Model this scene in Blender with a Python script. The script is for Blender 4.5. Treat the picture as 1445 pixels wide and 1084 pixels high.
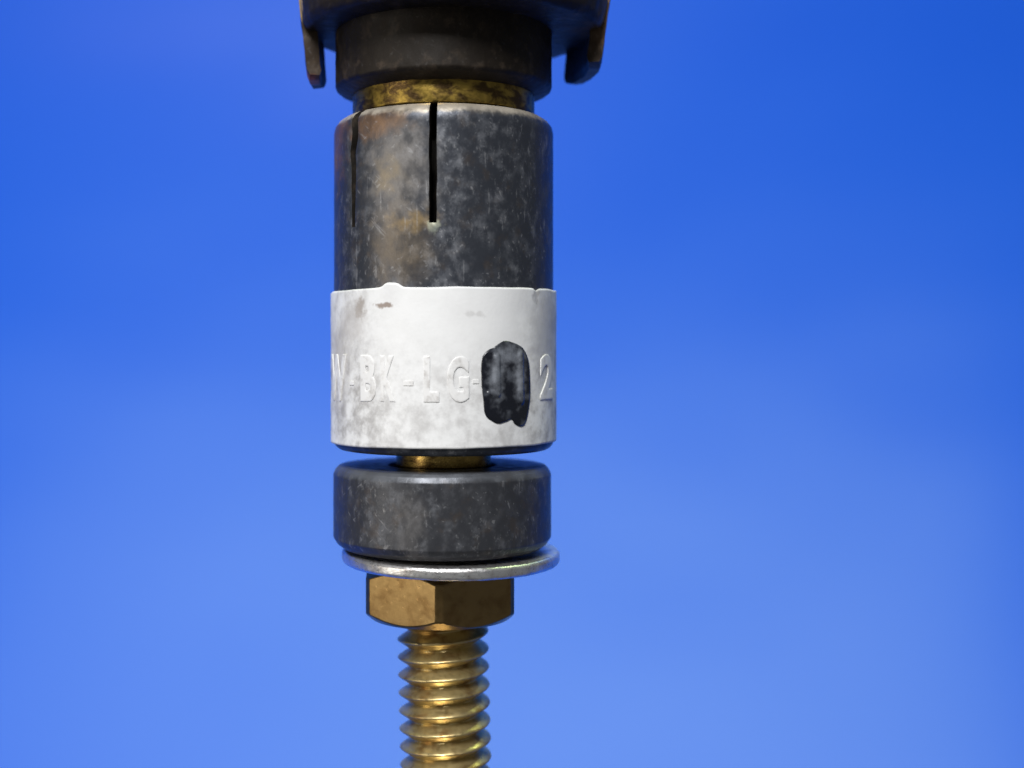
import bpy, bmesh, math
from mathutils import Vector, noise

for o in list(bpy.data.objects):
    bpy.data.objects.remove(o)
S = bpy.context.scene
COL = S.collection
RAD = math.radians

# ---------------------------------------------------------------- scale
U = 5.0e-5            # one photograph pixel at the post's axis = 0.05 mm (quarter-inch stud, 20 threads per inch)
AX, HZ = 626.0, 498.0  # axis column and eye level in the photograph
YB = 1400.0           # foot of the stud
D = 1800.0            # camera distance, same units


def zz(Y):
    return (YB - Y) * U


# ---------------------------------------------------------------- camera
cd = bpy.data.cameras.new('camera')
cam = bpy.data.objects.new('camera', cd)
COL.objects.link(cam)
cam.location = (0, -D * U, zz(HZ))
cam.rotation_euler = (RAD(90), 0, 0)
cd.sensor_width = 36
cd.lens = 36 * D / 1445
cd.shift_x = (722.5 - AX) / 1445
cd.shift_y = -(542 - HZ) / 1445
cd.clip_start = 0.005
cd.clip_end = 20
cd.dof.use_dof = True
cd.dof.focus_distance = (D - 110) * U
cd.dof.aperture_fstop = 20
S.camera = cam
S.render.engine = 'CYCLES'
S.render.resolution_x, S.render.resolution_y = 1024, 768

# ---------------------------------------------------------------- room light
W = bpy.data.worlds.new('World')
S.world = W
W.use_nodes = True
bg = W.node_tree.nodes['Background']
bg.inputs[0].default_value = (0.92, 0.96, 1.0, 1)
bg.inputs[1].default_value = 0.12


def area(name, loc, target, size, power, col, sy=None):
    l = bpy.data.lights.new(name, 'AREA')
    l.shape = 'RECTANGLE'
    l.size = size
    l.size_y = sy or size
    l.energy = power
    l.color = col
    o = bpy.data.objects.new(name, l)
    COL.objects.link(o)
    o.location = loc
    o.rotation_euler = (Vector(target) - Vector(loc)).to_track_quat('-Z', 'Y').to_euler()
    return o


TGT = (0, 0, 0.045)
area('side_lamp', (-0.42, -0.25, 0.06), TGT, 0.12, 0.50, (1.0, 0.93, 0.82), 0.22)
area('front_lamp', (-0.13, -0.50, 0.56), (0, 0.05, 0.04), 0.26, 7.2, (0.985, 0.99, 1.0))
area('backdrop_sheen_fill', (0.06, 0.32, 1.0), (0.06, 0.37, 0.0), 1.2, 9.5, (0.76, 1.0, 0.50), 0.30)  # unseen lamp added to lay a pale sheen on the lower backdrop

vs = S.view_settings
vs.view_transform = 'Standard'
vs.look = 'None'
vs.gamma = 1
vs.exposure = 0
vs.use_curve_mapping = False


# ---------------------------------------------------------------- helpers
def img2cyl(x, y, R, cx=AX):
    """photograph pixel -> (azimuth, Y) on the upright cylinder of radius R that it lies on"""
    az = 0.0
    m = 1
    for _ in range(30):
        m = D / (D - R * math.cos(az))
        v = max(-0.995, min(0.995, (x - cx) / (m * R)))
        az = math.asin(v)
    return az, HZ + (y - HZ) / m


def pos(az, R, Y, cx=0.0):
    return Vector((R * math.sin(az) * U + cx * U, -R * math.cos(az) * U, zz(Y)))


def link(name, me, mat=None, parent=None, smooth=True, angle=35):
    o = bpy.data.objects.new(name, me)
    COL.objects.link(o)
    if mat:
        me.materials.append(mat)
    if parent:
        o.parent = parent
    if smooth:
        me.set_sharp_from_angle(angle=RAD(angle)) if hasattr(me, 'set_sharp_from_angle') else None
        for p in me.polygons:
            p.use_smooth = True
        me.set_sharp_from_angle(angle=RAD(angle))
    return o


def mesh(name, verts, faces):
    me = bpy.data.meshes.new(name)
    me.from_pydata([tuple(v) for v in verts], [], faces)
    bm = bmesh.new()
    bm.from_mesh(me)
    bmesh.ops.remove_doubles(bm, verts=bm.verts, dist=1e-8)
    bmesh.ops.recalc_face_normals(bm, faces=bm.faces)
    bm.to_mesh(me)
    bm.free()
    return me


def lathe(name, prof, n=160, cx=0.0, rough=0.0, seed=0.0, z0=0.0):
    """closed ring or solid from a closed profile [(R, Y)...]; R = 0 points give caps"""
    V, F = [], []
    for i in range(n):
        az = 2 * math.pi * i / n
        for (R, Y) in prof:
            p = pos(az, R, Y)
            if rough and R > 0:
                q = p * 1100 + Vector((seed, 0, 0))
                d = noise.noise(q) + 0.5 * noise.noise(q * 2.7)
                p = pos(az, R + rough * d, Y + rough * 0.6 * noise.noise(q * 1.7 + Vector((9, 3, 1))))
            p.x += cx * U
            p.z -= z0
            V.append(p)
    m = len(prof)
    for i in range(n):
        j = (i + 1) % n
        for k in range(m):
            l = (k + 1) % m
            F.append((i * m + k, j * m + k, j * m + l, i * m + l))
    me = mesh(name, V, F)
    return me


def rnd(prof, r=2.0, seg=4):
    """round the corners of a closed profile"""
    out = []
    n = len(prof)
    for i in range(n):
        a, b, c = Vector(prof[i - 1]), Vector(prof[i]), Vector(prof[(i + 1) % n])
        if b.x <= 0.01:
            out.append(tuple(b))
            continue
        d1, d2 = (a - b), (c - b)
        rr = min(r, d1.length * 0.45, d2.length * 0.45)
        p1, p2 = b + d1.normalized() * rr, b + d2.normalized() * rr
        for s in range(seg + 1):
            t = s / seg
            out.append(tuple(p1 * (1 - t) ** 2 + b * 2 * t * (1 - t) + p2 * t * t))
    return out


def densify(prof, step=8):
    out = []
    n = len(prof)
    for i in range(n):
        a, b = Vector(prof[i]), Vector(prof[(i + 1) % n])
        k = max(1, int((b - a).length / step))
        for s in range(k):
            out.append(tuple(a.lerp(b, s / k)))
    return out


# ---------------------------------------------------------------- materials
class NT:
    def __init__(self, name):
        self.m = bpy.data.materials.new(name)
        self.m.use_nodes = True
        self.t = self.m.node_tree
        self.b = self.t.nodes['Principled BSDF']
        tc = self.n('ShaderNodeTexCoord')
        mp = self.n('ShaderNodeMapping')
        mp.inputs['Scale'].default_value = (1000, 1000, 1000)   # millimetres
        self.t.links.new(tc.outputs['Object'], mp.inputs[0])
        self.co = mp.outputs[0]

    def n(self, k):
        return self.t.nodes.new(k)

    def l(self, a, b):
        self.t.links.new(a, b)

    def put(self, sock, v):
        if hasattr(v, 'is_linked') or isinstance(v, bpy.types.NodeSocket):
            self.l(v, sock)
        else:
            sock.default_value = v

    def noise(self, scale, detail=4, rough=0.55, dist=0.0, off=(0, 0, 0), stretch=(1, 1, 1)):
        mp = self.n('ShaderNodeMapping')
        mp.inputs['Location'].default_value = off
        mp.inputs['Scale'].default_value = stretch
        self.l(self.co, mp.inputs[0])
        x = self.n('ShaderNodeTexNoise')
        x.inputs['Scale'].default_value = scale
        x.inputs['Detail'].default_value = detail
        x.inputs['Roughness'].default_value = rough
        x.inputs['Distortion'].default_value = dist
        self.l(mp.outputs[0], x.inputs['Vector'])
        return x.outputs[0]

    def rng(self, v, a, b, c=0.0, d=1.0):
        x = self.n('ShaderNodeMapRange')
        x.interpolation_type = 'SMOOTHSTEP'
        self.l(v, x.inputs[0])
        for i, q in enumerate((a, b, c, d)):
            x.inputs[i + 1].default_value = q
        return x.outputs[0]

    def math(self, op, a, b=0.0):
        x = self.n('ShaderNodeMath')
        x.operation = op
        x.use_clamp = False
        self.put(x.inputs[0], a)
        self.put(x.inputs[1], b)
        return x.outputs[0]

    def mix(self, f, a, b):
        x = self.n('ShaderNodeMix')
        x.data_type = 'RGBA'
        self.put(x.inputs[0], f)
        self.put(x.inputs[6], a if isinstance(a, bpy.types.NodeSocket) else (*a, 1))
        self.put(x.inputs[7], b if isinstance(b, bpy.types.NodeSocket) else (*b, 1))
        return x.outputs[2]

    def spot(self, c, r0, r1, wob=0.6, scale=1.2, sq=(1, 1, 1)):
        """patch with a ragged edge round a point (metres); 1 inside r0 mm, 0 beyond r1 mm"""
        nz = self.n('ShaderNodeTexNoise')
        nz.inputs['Scale'].default_value = scale
        nz.inputs['Detail'].default_value = 4
        self.l(self.co, nz.inputs['Vector'])
        sub = self.n('ShaderNodeVectorMath')
        sub.operation = 'SUBTRACT'
        self.l(self.co, sub.inputs[0])
        sub.inputs[1].default_value = [q * 1000 for q in c]
        ml = self.n('ShaderNodeVectorMath')
        ml.operation = 'MULTIPLY'
        self.l(sub.outputs[0], ml.inputs[0])
        ml.inputs[1].default_value = sq
        ln = self.n('ShaderNodeVectorMath')
        ln.operation = 'LENGTH'
        self.l(ml.outputs[0], ln.inputs[0])
        d = self.math('ADD', ln.outputs['Value'], self.math('MULTIPLY', self.math('SUBTRACT', nz.outputs[0], 0.5), wob * 4))
        return self.rng(d, r0, r1, 1, 0)

    def bump(self, h, strength, dist):
        x = self.n('ShaderNodeBump')
        x.inputs['Strength'].default_value = strength
        x.inputs['Distance'].default_value = dist
        self.l(h, x.inputs['Height'])
        self.l(x.outputs[0], self.b.inputs['Normal'])

    def set(self, **k):
        for a, v in k.items():
            self.put(self.b.inputs[a.replace('_', ' ')], v if not isinstance(v, tuple) else (*v, 1))
        return self.m

    def sepz(self):
        x = self.n('ShaderNodeSeparateXYZ')
        self.l(self.co, x.inputs[0])
        return x.outputs


def gunmetal(name, seed, patches=(), base=(0.046, 0.051, 0.064), worn=(0.21, 0.217, 0.238), amount=1.0, specks=0.34, rough=(0.34, 0.56), rim=None, metal=0.5, spec=0.5, rimcol=(0.56, 0.50, 0.41), ragged=2.2):
    t = NT(name)
    a = t.noise(0.40, 5, 0.60, 0.0, (seed, 0, 0))
    b = t.noise(1.15, 8, 0.63, 0.0, (seed, 5, 0), (1, 1, 0.8))
    c = t.noise(3.6, 6, 0.62, 0.0, (seed, 2, 7), (1, 1, 0.55))
    smear = t.math('MULTIPLY', t.rng(b, 0.44, 0.72), t.rng(a, 0.38, 0.62, 0.25, 1))
    col = t.mix(t.math('MULTIPLY', smear, 0.72 * amount), base, worn)
    col = t.mix(t.math('MULTIPLY', t.rng(t.noise(0.9, 5, 0.6, 0, (seed + 4, 1, 1)), 0.52, 0.72), 0.35), col, (0.10, 0.072, 0.05))
    for (p, r0, r1, tint, k, sq) in patches:
        col = t.mix(t.math('MULTIPLY', t.math('MULTIPLY', t.spot(p, r0, r1, 0.8, 1.1, sq), t.rng(b, 0.25, 0.6, 0.45, 1)), k), col, tint)
    scr = t.math('MULTIPLY', t.rng(c, 0.56, 0.72), t.rng(a, 0.42, 0.6))
    col = t.mix(t.math('MULTIPLY', scr, specks), col, (0.45, 0.45, 0.46))
    for k, (rot, st, off) in enumerate((((0, 0, 0), (1.0, 1.0, 0.10), (seed, 9, 1)), ((0.5, 0.7, 0.3), (1.1, 1.1, 0.09), (seed, 1, 4)), ((-0.9, -0.5, 0.8), (1.2, 1.2, 0.08), (seed, 6, 6)))):
        mp = t.n('ShaderNodeMapping')
        mp.inputs['Rotation'].default_value = rot
        t.l(t.co, mp.inputs[0])
        keep, t.co = t.co, mp.outputs[0]
        line = t.noise(3.4, 2, 0.5, 0.0, off, st)
        t.co = keep
        line = t.math('MULTIPLY', t.rng(line, 0.66, 0.72), t.rng(b, 0.42, 0.58))
        col = t.mix(t.math('MULTIPLY', line, specks * 0.9), col, (0.42, 0.42, 0.43))
    if rim:                  # blends to the rim colour above this height, with a ragged edge
        e = t.math('ADD', t.sepz()[2], t.math('MULTIPLY', t.math('SUBTRACT', b, 0.5), ragged))
        col = t.mix(t.math('MULTIPLY', t.rng(e, rim - 0.35, rim + 0.1), t.rng(a, 0.3, 0.6, 0.5, 0.95)), col, rimcol)
    t.bump(t.math('ADD', b, t.math('MULTIPLY', c, 0.7)), 0.35, 0.00006)
    return t.set(Base_Color=col, Metallic=metal, Specular_IOR_Level=spec, Roughness=t.rng(b, 0.3, 0.8, *rough))


def brass(name, seed, base=(0.50, 0.34, 0.10), dark=(0.16, 0.085, 0.03), lo=0.48, hi=0.75, rough=(0.26, 0.42), st=(1, 1, 1), bstr=0.2, metal=1.0):
    t = NT(name)
    a = t.noise(0.8, 6, 0.6, 0.4, (seed, 0, 0), st)
    b = t.noise(3.2, 6, 0.65, 0.2, (seed, 4, 0), st)
    col = t.mix(t.rng(a, lo, hi), base, dark)
    col = t.mix(t.math('MULTIPLY', t.rng(b, 0.55, 0.8), 0.4), col, (0.30, 0.19, 0.085))
    t.bump(b, bstr, 0.00004)
    return t.set(Base_Color=col, Metallic=metal, Roughness=t.rng(b, 0.3, 0.7, *rough))


# ---------------------------------------------------------------- backdrop
def make_backdrop():
    t = NT('blue_paper')
    f = t.noise(0.05, 3, 0.5, 0.3)
    col = t.mix(t.math('MULTIPLY', t.rng(f, 0.3, 0.7), 0.12), (0.004, 0.093, 0.755), (0.006, 0.101, 0.755))
    t.bump(t.noise(1.6, 5, 0.6), 0.10, 0.00008)
    mat = t.set(Base_Color=col, Roughness=0.34, Specular_IOR_Level=0.5)
    prof = []
    y, z = 0.61, 0.75
    while z > -0.23:          # hangs upright behind, then sweeps forward
        prof.append((y, z))
        th = 12 + 46 * max(0.0, (0.20 - z) / 0.32)
        z -= 0.012
        y -= 0.012 * math.tan(RAD(min(th, 74)))
    print('backdrop foot', y, z)
    prof.reverse()
    nx = 90
    V, F = [], []
    for i in range(nx + 1):
        x = -0.80 + 1.6 * i / nx
        for (y, z) in prof:
            w = 1.0
            q = Vector((x * 7 + y * 4, x * 3 - z * 9, 1.3))
            d = 0.0012 * noise.noise(q) + 0.0006 * noise.noise(q * 2.3)
            V.append((x, y - d * w * 0.7, z + d * w * 0.7 + 0.0))
    m = len(prof)
    for i in range(nx):
        for k in range(m - 1):
            F.append((i * m + k, (i + 1) * m + k, (i + 1) * m + k + 1, i * m + k + 1))
    me = mesh('backdrop', V, F)
    o = link('backdrop', me, mat, angle=180)
    if sum(p.normal.y for p in me.polygons) > 0:
        me.flip_normals()
    sm = o.modifiers.new('sheet', 'SOLIDIFY')
    sm.thickness = 0.0004
    sm.offset = -1
    o['kind'] = 'structure'
    o['label'] = 'blue paper backdrop sweeping up behind the post'
    return o


make_backdrop()

# ---------------------------------------------------------------- terminal post
post = bpy.data.objects.new('terminal_post', None)
COL.objects.link(post)
post.empty_display_size = 0.01
post['label'] = 'dark metal terminal post with slotted sleeve, white embossed band and brass threaded stud'
post['category'] = 'terminal post'

M_sleeve = gunmetal('blackened_sleeve', 3.0, (
    (pos(RAD(-22), 154, 356), 0.5, 3.3, (0.27, 0.205, 0.125), 0.42, (1, 1, 0.8)),
    (pos(RAD(-22), 154, 258), 0.8, 3.6, (0.26, 0.24, 0.22), 0.6, (1, 1, 0.75)),
    (pos(RAD(-29), 154, 265), 0.0, 1.6, (0.38, 0.27, 0.10), 0.28, (1, 1, 1)),
    (pos(RAD(-15), 154, 328), 0.1, 1.3, (0.33, 0.22, 0.08), 0.6, (0.6, 1, 1.5)),
    (pos(RAD(-75), 152, 200), 0.8, 3.2, (0.20, 0.105, 0.06), 0.85, (1, 1, 0.7)),
    (pos(RAD(-36), 153, 196), 0.4, 2.4, (0.24, 0.13, 0.06), 0.7, (0.7, 0.7, 1.6)),
    (pos(RAD(-12), 150, 176), 0.5, 2.2, (0.50, 0.42, 0.30), 0.75, (0.6, 1, 3.0)),
    (pos(RAD(25), 150, 174), 0.5, 2.4, (0.42, 0.37, 0.29), 0.6, (0.6, 1, 3.0)),
    (pos(RAD(-4.5), 154, 336), 0.0, 0.62, (0.46, 0.50, 0.40), 0.6, (1, 1, 1)),
), rim=zz(180) * 1000, ragged=0.9)
M_ring = gunmetal('blackened_ring', 21.0, (
    (pos(RAD(-15), 153, 725) - Vector((0, 0, zz(769.5))), 0.4, 2.4, (0.20, 0.19, 0.185), 0.5, (1.6, 1, 0.7)),
), base=(0.052, 0.054, 0.062), amount=0.75, specks=0.34, rim=(zz(663) - zz(769.5)) * 1000, rimcol=(0.13, 0.138, 0.155), ragged=0.7)
M_cap = gunmetal('blackened_cap', 47.0, (
    (pos(RAD(-82), 219, 2, 14), 0.5, 1.9, (0.60, 0.42, 0.16), 0.95, (1, 1, 1)),
    (pos(RAD(-86), 203, 117, 14), 0.3, 1.2, (0.34, 0.10, 0.045), 0.95, (1, 1, 1)),
    (pos(RAD(85), 212, 40, 14), 0.3, 4.0, (0.16, 0.10, 0.05), 0.7, (1, 1, 1)),
), base=(0.013, 0.0090, 0.0058), worn=(0.055, 0.040, 0.026), amount=0.5, specks=0.04, rough=(0.5, 0.7), metal=0.2, spec=0.3)
M_tab = gunmetal('browned_tab', 52.0, (
    (pos(RAD(-82), 219, 2, 14), 0.5, 2.0, (0.60, 0.42, 0.16), 0.95, (1, 1, 1)),
    (pos(RAD(-86), 203, 117, 14), 0.3, 1.3, (0.36, 0.11, 0.05), 0.95, (1, 1, 1)),
    (pos(RAD(85), 212, 30, 14), 0.3, 3.5, (0.17, 0.10, 0.055), 0.7, (1, 1, 1)),
), base=(0.036, 0.024, 0.016), worn=(0.12, 0.085, 0.055), amount=0.8, specks=0.1, rough=(0.45, 0.65), metal=0.4, spec=0.35)
M_cut = gunmetal('dark_slot_inside', 60.0, base=(0.012, 0.010, 0.008), worn=(0.06, 0.045, 0.03), amount=0.7, specks=0.0, rough=(0.6, 0.8), metal=0.1, spec=0.2)  # one dark tone for slot walls, sleeve inside and inner cylinder
M_neck = brass('aged_neck_brass', 8.0, (0.40, 0.27, 0.06), (0.085, 0.053, 0.023), 0.38, 0.62, (0.30, 0.48), (1, 1, 1.6))
M_stud = brass('stud_brass', 15.0, (0.60, 0.47, 0.22), (0.33, 0.19, 0.07), 0.46, 0.72, (0.27, 0.43), metal=0.88)
M_shank = brass('shank_brass', 31.0, (0.42, 0.28, 0.08), (0.12, 0.07, 0.025), 0.38, 0.68, (0.22, 0.4), (1, 1, 2.5))
M_nut = brass('nut_brass', 12.0, (0.29, 0.19, 0.078), (0.20, 0.12, 0.046), 0.42, 0.72, (0.27, 0.38), bstr=0.14)


# sleeve with two saw slots on this side and two on the far side
def make_sleeve():
    prof = [(131, 171), (140, 173), (147.5, 178), (152.3, 184.5), (154, 192)]
    y = 192
    while y < 610:
        y += 6
        prof.append((154, y))
    prof += [(154, 622), (153.2, 625.5), (150, 629.5), (146, 632), (141, 633)]
    slots = [(img2cyl(611, 240, 154)[0], 331, 5.1, 0.0), (RAD(-50.8), 333, 7.5, 1.0),
             (RAD(105), 320, 5.0, 0.3), (RAD(150), 318, 5.5, 0.0)]
    edges = []
    for si, (a, yb, hw, jog) in enumerate(slots):
        h = hw / 154
        edges += [(a - h, si, -1), (a + h, si, 1)]
    edges.sort()
    cols = []
    for i, e in enumerate(edges):
        nxt = edges[(i + 1) % len(edges)]
        gap = (nxt[0] - e[0]) % (2 * math.pi)
        inslot = e[1] == nxt[1] and e[2] == -1
        k = 2 if inslot else max(6, int(gap / RAD(2.2)))
        for s in range(k):
            cols.append((e[0] + gap * s / k, e[1] if s == 0 else None, e[2], e[1] if inslot else None))
    V, F = [], []
    m = len(prof)
    for (a, si, side, ins) in cols:
        for (R, Y) in prof:
            az = a
            sidx = si if si is not None else ins
            if sidx is not None:
                sa, yb, hw, jog = slots[sidx]
                if jog:      # the pinched, crooked slot
                    off = jog * (2.6 * math.exp(-((Y - 205) / 14.0) ** 2) - 2.6 * math.exp(-((Y - 232) / 12.0) ** 2) - 1.6 * min(1, max(0, (Y - 190) / 130)))
                    az += off / 154
                    az = sa + off / 154 + (az - sa - off / 154) * (1.0 - 0.55 * max(0, min(1, (Y - 200) / 120)))
                az += 0.9 * noise.noise(Vector((Y * 0.06, sidx * 5, a * 40))) / 154
            V.append(pos(az, R + 0.35 * noise.noise(Vector((az * 6, Y * 0.03, 1))), Y))
    n = len(cols)
    for i in range(n):
        j = (i + 1) % n
        ins = cols[i][3]
        for k in range(m - 1):
            if ins is not None and (prof[k][1] + prof[k + 1][1]) / 2 < slots[ins][1]:
                continue
            F.append((i * m + k, j * m + k, j * m + k + 1, i * m + k + 1))
    me = bpy.data.meshes.new('sleeve')
    me.from_pydata([tuple(v) for v in V], [], F)
    bm = bmesh.new()
    bm.from_mesh(me)
    loose = [v for v in bm.verts if not v.link_faces]
    bmesh.ops.delete(bm, geom=loose, context='VERTS')
    bmesh.ops.recalc_face_normals(bm, faces=bm.faces)
    f = max(bm.faces, key=lambda q: -q.calc_center_median().y)
    if f.normal.y > 0:
        bmesh.ops.reverse_faces(bm, faces=bm.faces)
    bm.to_mesh(me)
    bm.free()
    o = link('sleeve', me, M_sleeve, post, angle=40)
    s = o.modifiers.new('wall', 'SOLIDIFY')
    s.thickness = 24 * U
    s.offset = -1
    me.materials.append(M_cut)
    s.material_offset = 1
    s.material_offset_rim = 1
    bv = o.modifiers.new('edge', 'BEVEL')
    bv.width = 0.9 * U
    bv.segments = 2
    bv.limit_method = 'ANGLE'
    bv.angle_limit = RAD(50)
    return o


make_sleeve()
# plug that closes the foot of the sleeve, and the shank below it
link('sleeve_foot', lathe('sleeve_foot', rnd([(0, 560), (127, 560), (127, 626), (139, 632.5), (0, 632.5)], 2)), M_sleeve, post)
link('shank', lathe('shank', rnd([(0, 622), (67, 622), (67, 656), (64, 659), (64, 662), (67, 665), (67, 712), (0, 712)], 1.5)), M_shank, post)
# brass neck, bare between cap and sleeve
link('neck', lathe('neck', densify(rnd([(0, 60), (128, 60), (128, 168), (124, 172), (0, 172)], 2), 6), 200, rough=0.6, seed=4), M_neck, post)

link('slot_light_block', lathe('slot_light_block', rnd([(0, 172), (70, 172), (70, 400), (0, 400)], 2)), M_cut, post)  # added inside the sleeve to block backdrop light through the slots

# cap: stepped body, flange and the tabs bent down from it
cap = link('cap', lathe('cap', densify(rnd([(0, -10), (152, -10), (152, 127), (149, 131), (131, 138.5), (120, 140), (0, 140)], 3), 8), 200, rough=0.9, seed=11), M_cap, post)
FX = 14.0
link('flange', lathe('flange', densify(rnd([(100, 51), (205, 51), (211, 42), (216, 10), (213, -14), (196, -24), (140, -30), (140, -170), (100, -170)], 5), 8), 200, cx=FX, rough=1.5, seed=33), M_cap, cap)


def make_tab(a0, a1, ytop, ybot, r_out_top, r_out_bot, th, skew, seed):
    V, F = [], []
    na, ny = 16, 16
    for side in (0, 1):
        for i in range(na + 1):
            a = RAD(a0 + (a1 - a0) * i / na)
            u = abs(2 * i / na - 1)
            for k in range(ny + 1):
                t = k / ny
                yb = ybot + skew * (i / na) - 5 * max(0, (u - 0.6) / 0.4) ** 2
                Y = ytop + (yb - ytop) * t
                R = r_out_top + (r_out_bot - r_out_top) * t
                tk = th * (1 - 0.18 * t)
                if k == ny:
                    R -= 2.5
                    tk -= 5
                aa = a
                R = R - side * tk
                p = Vector((a * 9, Y * 0.05, seed + side * 3))
                R += 1.3 * noise.noise(p)
                aa += 0.012 * noise.noise(p * 1.9) * (1 if i in (0, na) else 0.3)
                V.append(pos(aa, R, Y + 1.5 * noise.noise(p * 2.1) * t, FX))
    W_ = ny + 1
    N_ = (na + 1) * W_
    for i in range(na):
        for k in range(ny):
            q = (i * W_ + k, (i + 1) * W_ + k, (i + 1) * W_ + k + 1, i * W_ + k + 1)
            F.append(q)
            F.append(tuple(N_ + x for x in reversed(q)))
    for i in range(na):
        for k in (0, ny):
            a_, b_ = i * W_ + k, (i + 1) * W_ + k
            F.append((a_, b_, N_ + b_, N_ + a_))
    for k in range(ny):
        for i in (0, na):
            a_, b_ = i * W_ + k, i * W_ + k + 1
            F.append((a_, b_, N_ + b_, N_ + a_))
    return link('tab', mesh('tab', V, F), M_tab, cap, angle=50)


make_tab(-82, -102, -8, 117, 219, 205, 23, 2, 2.0)
make_tab(80, 119, -8, 100, 221, 207, 24, 3, 7.0)
make_tab(170, 205, 0, 76, 217, 210, 22, 0, 12.0)

# ---------------------------------------------------------------- white marking band
RBAND = 158.5


def make_white():
    t = NT('white_band_paint')
    xyz = t.sepz()
    big = t.noise(0.42, 5, 0.6, 0.0, (3, 1, 0))
    med = t.noise(1.0, 7, 0.64, 0.0, (1, 8, 2))
    fine = t.noise(5.0, 4, 0.6)
    zlow = t.rng(xyz[2], zz(560) * 1000, zz(465) * 1000, 1.0, 0.10)     # mask stronger in the lower half of the band
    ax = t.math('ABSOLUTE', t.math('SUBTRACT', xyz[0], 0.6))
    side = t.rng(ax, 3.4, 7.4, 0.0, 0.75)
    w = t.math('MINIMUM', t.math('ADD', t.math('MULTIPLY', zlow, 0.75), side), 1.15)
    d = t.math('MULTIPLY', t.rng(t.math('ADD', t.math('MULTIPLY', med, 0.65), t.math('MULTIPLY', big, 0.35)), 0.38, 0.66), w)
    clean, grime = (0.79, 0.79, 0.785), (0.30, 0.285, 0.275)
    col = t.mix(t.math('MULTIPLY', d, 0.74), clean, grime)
    col = t.mix(t.math('MULTIPLY', t.rng(fine, 0.62, 0.8), 0.18), col, (0.45, 0.43, 0.41))
    for (x, y, r0, r1, tint, k, sq) in ((541, 431, 0.15, 0.55, (0.20, 0.13, 0.09), 0.8, (0.7, 0.7, 2.2)), (508, 436, 0.2, 0.75, (0.24, 0.19, 0.15), 0.7, (1.3, 1, 0.8)),
                                        (497, 455, 0.6, 2.0, (0.45, 0.42, 0.40), 0.5, (1, 1, 1)), (668, 443, 0.1, 0.6, (0.5, 0.49, 0.48), 0.5, (0.6, 1, 2)),
                                        (770, 470, 0.8, 2.6, (0.42, 0.41, 0.42), 0.6, (1, 1, 0.6)), (757, 412, 0.1, 0.5, (0.35, 0.34, 0.34), 0.6, (1, 1, 0.6)), (478, 510, 0.6, 2.6, (0.42, 0.39, 0.36), 0.55, (1, 1, 0.7))):
        a, Y = img2cyl(x, y, RBAND)
        col = t.mix(t.math('MULTIPLY', t.spot(pos(a, RBAND, Y), r0, r1, 0.35, 2.2, sq), k), col, tint)
    t.bump(t.math('ADD', med, t.math('MULTIPLY', fine, 0.4)), 0.30, 0.00006)
    return t.set(Base_Color=col, Roughness=0.5, Specular_IOR_Level=0.4)


M_white = make_white()
t = NT('raised_letter_paint')
M_letter = t.set(Base_Color=t.mix(t.rng(t.noise(1.6, 6, 0.65), 0.45, 0.75), (0.77, 0.765, 0.755), (0.50, 0.48, 0.46)), Roughness=0.5)


def make_band():
    n = 300
    rows = [413, 414.2, 416, 419, 424, 432] + [440 + 8 * i for i in range(21)] + [606, 612, 616, 619, 621, 622]
    V, F = [], []
    alump = img2cyl(553, 404, RBAND)[0]
    anick = img2cyl(757, 411, RBAND)[0]
    for i in range(n):
        a = 2 * math.pi * i / n
        a_ = a if a < math.pi else a - 2 * math.pi
        lump = 6.0 * math.exp(-((a_ - alump) / 0.085) ** 4) + 1.5 * math.exp(-((a_ - alump + 0.1) / 0.1) ** 2)
        nick = 3.0 * math.exp(-((a_ - anick) / 0.03) ** 2)
        for k, Y in enumerate(rows):
            top = max(0, 1 - (Y - 413) / 26)
            y = Y - (lump - nick + 1.1 * noise.noise(Vector((math.sin(a) * 5, math.cos(a) * 5, 0)))) * top
            y += 0.9 * noise.noise(Vector((math.sin(a) * 4, math.cos(a) * 4, 7))) * (1 - top)
            y += 1.2 * math.sin(a) * -1
            R = RBAND + 0.5 * noise.noise(Vector((math.sin(a) * 3, math.cos(a) * 3, Y * 0.03)))
            R += top * 2.6 * math.exp(-((a_ - alump) / 0.07) ** 2)
            R += -1.0 * math.exp(-((a_ - anick) / 0.02) ** 2) * top
            if k == 0 or k == len(rows) - 1:
                R -= 1.2
            V.append(pos(a, R, y))
    m = len(rows)
    for i in range(n):
        j = (i + 1) % n
        for k in range(m - 1):
            F.append((i * m + k, j * m + k, j * m + k + 1, i * m + k + 1))
    me = mesh('marking_band', V, F)
    c = me.polygons[0]
    if c.normal.dot(Vector((c.center.x, c.center.y, 0))) < 0:
        me.flip_normals()
    o = link('marking_band', me, M_white, post, angle=60)
    s = o.modifiers.new('wall', 'SOLIDIFY')
    s.thickness = 4.0 * U
    s.offset = -1
    o['label'] = 'grimy white band with embossed letters'
    return o


band = make_band()


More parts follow.
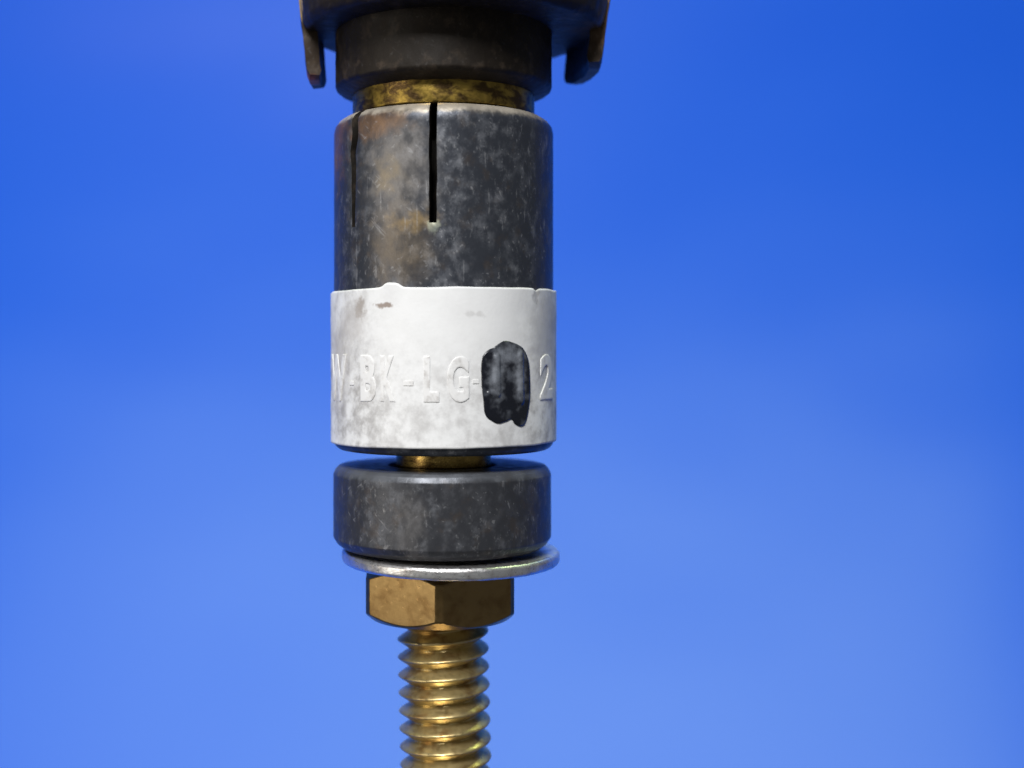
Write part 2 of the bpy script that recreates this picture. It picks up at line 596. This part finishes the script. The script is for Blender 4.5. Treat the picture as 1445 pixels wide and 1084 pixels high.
def letter(ch, x0, x1, y0, y1, lift=0.95):
    a0, _ = img2cyl(x0, 534, RBAND)
    a1, _ = img2cyl(x1, 534, RBAND)
    ac = (a0 + a1) / 2
    Y0 = img2cyl((x0 + x1) / 2, y0, RBAND)[1]
    Y1 = img2cyl((x0 + x1) / 2, y1, RBAND)[1]
    w, h = abs(a1 - a0) * RBAND, Y1 - Y0
    if ch == '-':
        me = bpy.data.meshes.new('letter')
        bm = bmesh.new()
        bmesh.ops.create_cube(bm, size=1)
        for v in bm.verts:
            v.co = Vector((v.co.x * w, v.co.y * h, (v.co.z + 0.1) * 2 * lift * 0.8))
        bmesh.ops.bevel(bm, geom=bm.edges[:], offset=0.8, segments=2, affect='EDGES')
    else:
        cu = bpy.data.curves.new('letter', 'FONT')
        cu.body = ch
        cu.size = 100
        cu.extrude = 3
        cu.bevel_depth = 3.0
        cu.offset = 1.8
        cu.bevel_resolution = 2
        cu.resolution_u = 5
        tmp = bpy.data.objects.new('letter_tmp', cu)
        COL.objects.link(tmp)
        dg = bpy.context.evaluated_depsgraph_get()
        me = bpy.data.meshes.new_from_object(tmp.evaluated_get(dg))
        bpy.data.objects.remove(tmp)
        me.materials.clear()
        bm = bmesh.new()
        bm.from_mesh(me)
        bmesh.ops.remove_doubles(bm, verts=bm.verts, dist=1e-3)
        xs = [v.co.x for v in bm.verts]
        ys = [v.co.y for v in bm.verts]
        zs = [v.co.z for v in bm.verts]
        for v in bm.verts:
            v.co = Vector(((v.co.x - (min(xs) + max(xs)) / 2) / (max(xs) - min(xs)) * w, (v.co.y - (min(ys) + max(ys)) / 2) / (max(ys) - min(ys)) * h, v.co.z / max(zs) * lift))
    for i in range(1, 8):
        bmesh.ops.bisect_plane(bm, geom=bm.verts[:] + bm.edges[:] + bm.faces[:], plane_co=(-w / 2 + w * i / 8, 0, 0), plane_no=(1, 0, 0))
    for v in bm.verts:
        lx, ly, lz = v.co
        v.co = pos(ac + lx / RBAND, RBAND + 0.1 + lz, (Y0 + Y1) / 2 - ly)
    bmesh.ops.recalc_face_normals(bm, faces=bm.faces)
    bm.to_mesh(me)
    bm.free()
    return link('letter', me, M_letter, band, angle=60)


for spec in (('W', 468.5, 489, 500, 566), ('-', 494, 500, 537, 544), ('B', 509, 531, 501, 567), ('K', 537, 558, 502, 567), ('-', 569, 584, 537, 545),
             ('L', 598, 620, 503, 568), ('G', 631, 662, 503, 568), ('-', 666, 676, 535, 542), ('2', 762, 779.5, 500, 564)):
    letter(*spec)


# black ink blot over two of the characters
def make_ink():
    t = NT('black_ink')
    n1 = t.noise(1.1, 3, 0.5, 0.0)
    n2 = t.noise(7.0, 4, 0.6)
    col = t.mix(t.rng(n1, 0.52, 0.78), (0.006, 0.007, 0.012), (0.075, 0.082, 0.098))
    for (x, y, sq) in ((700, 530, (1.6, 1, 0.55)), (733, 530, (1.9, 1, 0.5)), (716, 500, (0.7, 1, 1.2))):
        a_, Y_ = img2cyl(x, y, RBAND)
        col = t.mix(t.math('MULTIPLY', t.math('MULTIPLY', t.spot(pos(a_, RBAND, Y_), 0.1, 1.25, 0.35, 2.4, sq), t.rng(n1, 0.30, 0.60, 0.5, 1.0)), 0.9), col, (0.21, 0.225, 0.255))  # grey sheen on the raised strokes, painted into the ink colour
    t.bump(t.math('ADD', n1, t.math('MULTIPLY', n2, 0.5)), 0.35, 0.00005)
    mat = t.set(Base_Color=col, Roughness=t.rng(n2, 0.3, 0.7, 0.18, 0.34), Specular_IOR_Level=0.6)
    pts = [(700, 488), (707, 483), (714, 481), (725, 484), (736, 490), (742, 499), (746, 512), (747.5, 530), (748, 554), (746.5, 572), (744, 588), (740, 599), (734, 602), (726, 598), (721.6, 592),
           (714, 595), (703, 598), (692, 593), (684, 584), (681.6, 562), (679.5, 545), (679, 530), (679, 515), (681.6, 502), (688.6, 494), (696, 491)]
    P = [Vector(img2cyl(x, y, RBAND)) for x, y in pts]
    P = [Vector((p.x * RBAND, p.y)) for p in P]
    n0 = len(P)
    B = []
    for i in range(n0):
        p0, p1, p2, p3 = P[i - 1], P[i], P[(i + 1) % n0], P[(i + 2) % n0]
        for s in range(6):
            u = s / 6
            B.append(0.5 * ((2 * p1) + (p2 - p0) * u + (2 * p0 - 5 * p1 + 4 * p2 - p3) * u * u + (3 * p1 - p0 - 3 * p2 + p3) * u ** 3))
    B = [b + Vector((0.35 * noise.noise(Vector((b.x * 0.4, b.y * 0.4, 0))), 0.35 * noise.noise(Vector((b.x * 0.4, b.y * 0.4, 5))))) for b in B]
    c = Vector(img2cyl(713, 540, RBAND))
    c.x *= RBAND

    def seg(px, py, ax, ay, bx, by):
        a_, b_, p_ = Vector((ax, ay)), Vector((bx, by)), Vector((px, py))
        d_ = b_ - a_
        tt = max(0, min(1, (p_ - a_).dot(d_) / d_.length_squared))
        return (p_ - a_ - d_ * tt).length
    s1 = [Vector(img2cyl(*q, RBAND)) for q in ((700, 504), (701, 556), (690, 556), (733, 502), (734, 566))]
    s1 = [Vector((q.x * RBAND, q.y)) for q in s1]
    V, F = [], []
    NR = 26
    nb = len(B)
    for r in range(NR + 1):
        tr = r / NR
        for b in B:
            p = c.lerp(b, tr)
            e = min(1.0, (1 - tr) * 9)
            h = 0.25 + 0.9 * math.sin(e * math.pi / 2)
            d1 = min(seg(p.x, p.y, *s1[0], *s1[1]), seg(p.x, p.y, *s1[1], *s1[2]))
            d2 = seg(p.x, p.y, *s1[3], *s1[4])
            for dd in (d1, d2):
                h += 2.6 * e * (1 - min(1, max(0, (dd - 1.5) / 4.5)) ** 1.5)
            V.append(pos(p.x / RBAND, RBAND + 0.5 + h, p.y))
    for b in B:                       # skirt down into the band
        V.append(pos(b.x / RBAND, RBAND - 1.5, b.y))
    for r in range(NR + 1):
        for i in range(nb):
            j = (i + 1) % nb
            F.append((r * nb + i, r * nb + j, (r + 1) * nb + j, (r + 1) * nb + i))
    me = mesh('ink_blot', V, F)
    mid = me.polygons[len(me.polygons) // 2]
    if mid.normal.y > 0:
        me.flip_normals()
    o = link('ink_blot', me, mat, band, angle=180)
    o['label'] = 'black ink blot painted over two raised characters'


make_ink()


# ---------------------------------------------------------------- threaded stud
def make_stud():
    pitch, rmaj, rmin = 25.2, 64.5, 48.5
    n, per = 120, 18
    ytop, turns = 700.0, 27.2
    V, F = [], []
    rows = int(turns * per)
    zlen = (turns - 1) * pitch
    lean = math.tan(RAD(1.35))
    for i in range(n):
        a = 2 * math.pi * i / n
        for k in range(rows + 1):
            u = (k / per) % 1.0
            t = abs(2 * u - 1)
            tc = math.sqrt(t * t + 0.012) - 0.1095
            tc = min(1.0, tc / 0.84)
            r = rmin + (rmaj - rmin) * (1 - tc)
            # right-hand helix: with Y pointing down, Y falls as azimuth grows
            Y = ytop + pitch * (k / per) - pitch * (a / (2 * math.pi)) + 6.0
            yend = 1396.0
            if Y > yend - 16:
                r = min(r, 64 - (Y - (yend - 16)) * 0.9)
            if Y > yend:
                Y, r = yend, min(r, 48)
            if Y < 706:
                Y = 706
            p = Vector((math.sin(a) * 2, math.cos(a) * 2, k * 0.21))
            r += 0.45 * noise.noise(p * 2.0)
            q = pos(a, r, Y)
            q.x += (-1.5 + max(0, Y - 880) * lean) * U
            V.append(q)
    m = rows + 1
    for i in range(n):
        j = (i + 1) % n
        for k in range(rows):
            if j == 0:
                k0 = k - per
                if k0 < 0 or k0 + 1 > rows:
                    continue
                F.append((i * m + k, j * m + k - per, j * m + k - per + 1, i * m + k + 1))
            else:
                F.append((i * m + k, j * m + k, j * m + k + 1, i * m + k + 1))
    # foot disc
    base = len(V)
    cx = (-1.5 + (1396 - 880) * lean) * U
    for i in range(48):
        a = 2 * math.pi * i / 48
        V.append(pos(a, 47, 1396) + Vector((cx, 0, 0)))
    for i in range(48):
        a = 2 * math.pi * i / 48
        V.append(pos(a, 44, 1399.5) + Vector((cx, 0, 0)))
    for i in range(48):
        j = (i + 1) % 48
        F.append((base + i, base + j, base + 48 + j, base + 48 + i))
    F.append(tuple(range(base + 48, base + 96)))
    me = bpy.data.meshes.new('threaded_stud')
    me.from_pydata([tuple(v) for v in V], [], F)
    me.validate()
    bm = bmesh.new()
    bm.from_mesh(me)
    bmesh.ops.dissolve_degenerate(bm, edges=bm.edges, dist=1e-7)
    bmesh.ops.recalc_face_normals(bm, faces=bm.faces)
    bm.to_mesh(me)
    bm.free()
    return link('threaded_stud', me, M_stud, post, angle=70)


make_stud()

# ---------------------------------------------------------------- spacer ring
ring_me = lathe('spacer_ring', densify(rnd([(77, 655.5), (145, 655.5), (149.5, 660), (153, 667), (153, 755), (148, 763), (140, 769.5), (77, 769.5)], 1.2, 4), 10), 220, cx=-2, rough=0.35, seed=55, z0=zz(769.5))
ring = link('spacer_ring', ring_me, None, None, angle=35)
ring.location = (0, 0, zz(769.5))
t_ = M_ring
ring_me.materials.append(t_)
ring['label'] = 'thick dark grey metal spacer ring between white-banded sleeve and thin washer'
ring['category'] = 'spacer ring'


# ---------------------------------------------------------------- washer
def make_washer():
    t = NT('washer_steel')
    a = t.noise(1.2, 6, 0.65, 0.4)
    b = t.noise(4.0, 5, 0.6, 0.2, (3, 3, 3), (1, 1, 2.5))
    col = t.mix(t.rng(a, 0.42, 0.7), (0.80, 0.79, 0.78), (0.56, 0.52, 0.50))
    col = t.mix(t.math('MULTIPLY', t.rng(b, 0.58, 0.75), 0.5), col, (0.20, 0.17, 0.15))
    t.bump(t.math('ADD', a, b), 0.35, 0.00005)
    mat = t.set(Base_Color=col, Metallic=0.95, Roughness=t.rng(b, 0.3, 0.7, 0.26, 0.44))
    me = lathe('washer', densify(rnd([(70, 774), (150, 774), (153, 777.5), (153, 787.5), (150, 791), (70, 791)], 2.0, 5), 10), 220, cx=0, rough=0.6, seed=71, z0=zz(791))
    o = link('washer', me, mat, None, angle=40)
    o.location = (10 * U, 0, zz(791))
    o.rotation_euler = (RAD(1.0), RAD(0.5), 0)
    o['label'] = 'thin silvery steel washer sitting off-centre on top of brass nut'
    o['category'] = 'washer'


make_washer()


# ---------------------------------------------------------------- hex nut
def make_nut():
    rc, top, bot = 117.5, 793.0, 869.0
    rch = 98.5
    tan = math.tan(RAD(38))
    rot = RAD(-0.5)
    nseg = 24
    V, F = [], []

    def rad_at(az):
        f = ((az - rot + math.pi / 6) % (math.pi / 3)) - math.pi / 6   # 0 at a corner
        a = math.pi / 6 - abs(f)
        r = rc * math.cos(math.pi / 6) / math.cos(a)
        # slightly worn corner
        return min(r, rc - 3.2 + 2.4 * min(1, abs(f) / 0.12))
    n = 6 * nseg
    rows = []
    lv = [('in', top), ('ch', top), ('wt', 0), ('w', 0.12), ('w', 0.4), ('w', 0.7), ('w', 0.9), ('wb', 0), ('ch', bot), ('in', bot)]
    for i in range(n):
        az = 2 * math.pi * i / n + rot
        r = rad_at(az)
        dt = max(0.0, (r - rch)) * tan + 1.0
        for kind, v in lv:
            if kind == 'in':
                R, Y = 56, v
            elif kind == 'ch':
                R, Y = min(rch, r) - 1.0, v
            elif kind == 'wt':
                R, Y = r, top + dt
            elif kind == 'wb':
                R, Y = r, bot - dt
            else:
                R, Y = r, top + dt + (bot - top - 2 * dt) * v
            V.append(pos(az, R, Y) - Vector((0, 0, zz(bot))))
    m = len(lv)
    for i in range(n):
        j = (i + 1) % n
        for k in range(m):
            F.append((i * m + k, j * m + k, j * m + (k + 1) % m, i * m + (k + 1) % m))
    me = mesh('hex_nut', V, F)
    o = link('hex_nut', me, M_nut, None, angle=14)
    o.location = (-4.5 * U, 0, zz(bot))
    bv = o.modifiers.new('edge', 'BEVEL')
    bv.width = 1.6 * U
    bv.segments = 3
    bv.limit_method = 'ANGLE'
    bv.angle_limit = RAD(14)
    o['label'] = 'brass hexagonal nut threaded on the stud under the washer'
    o['category'] = 'nut'


make_nut()
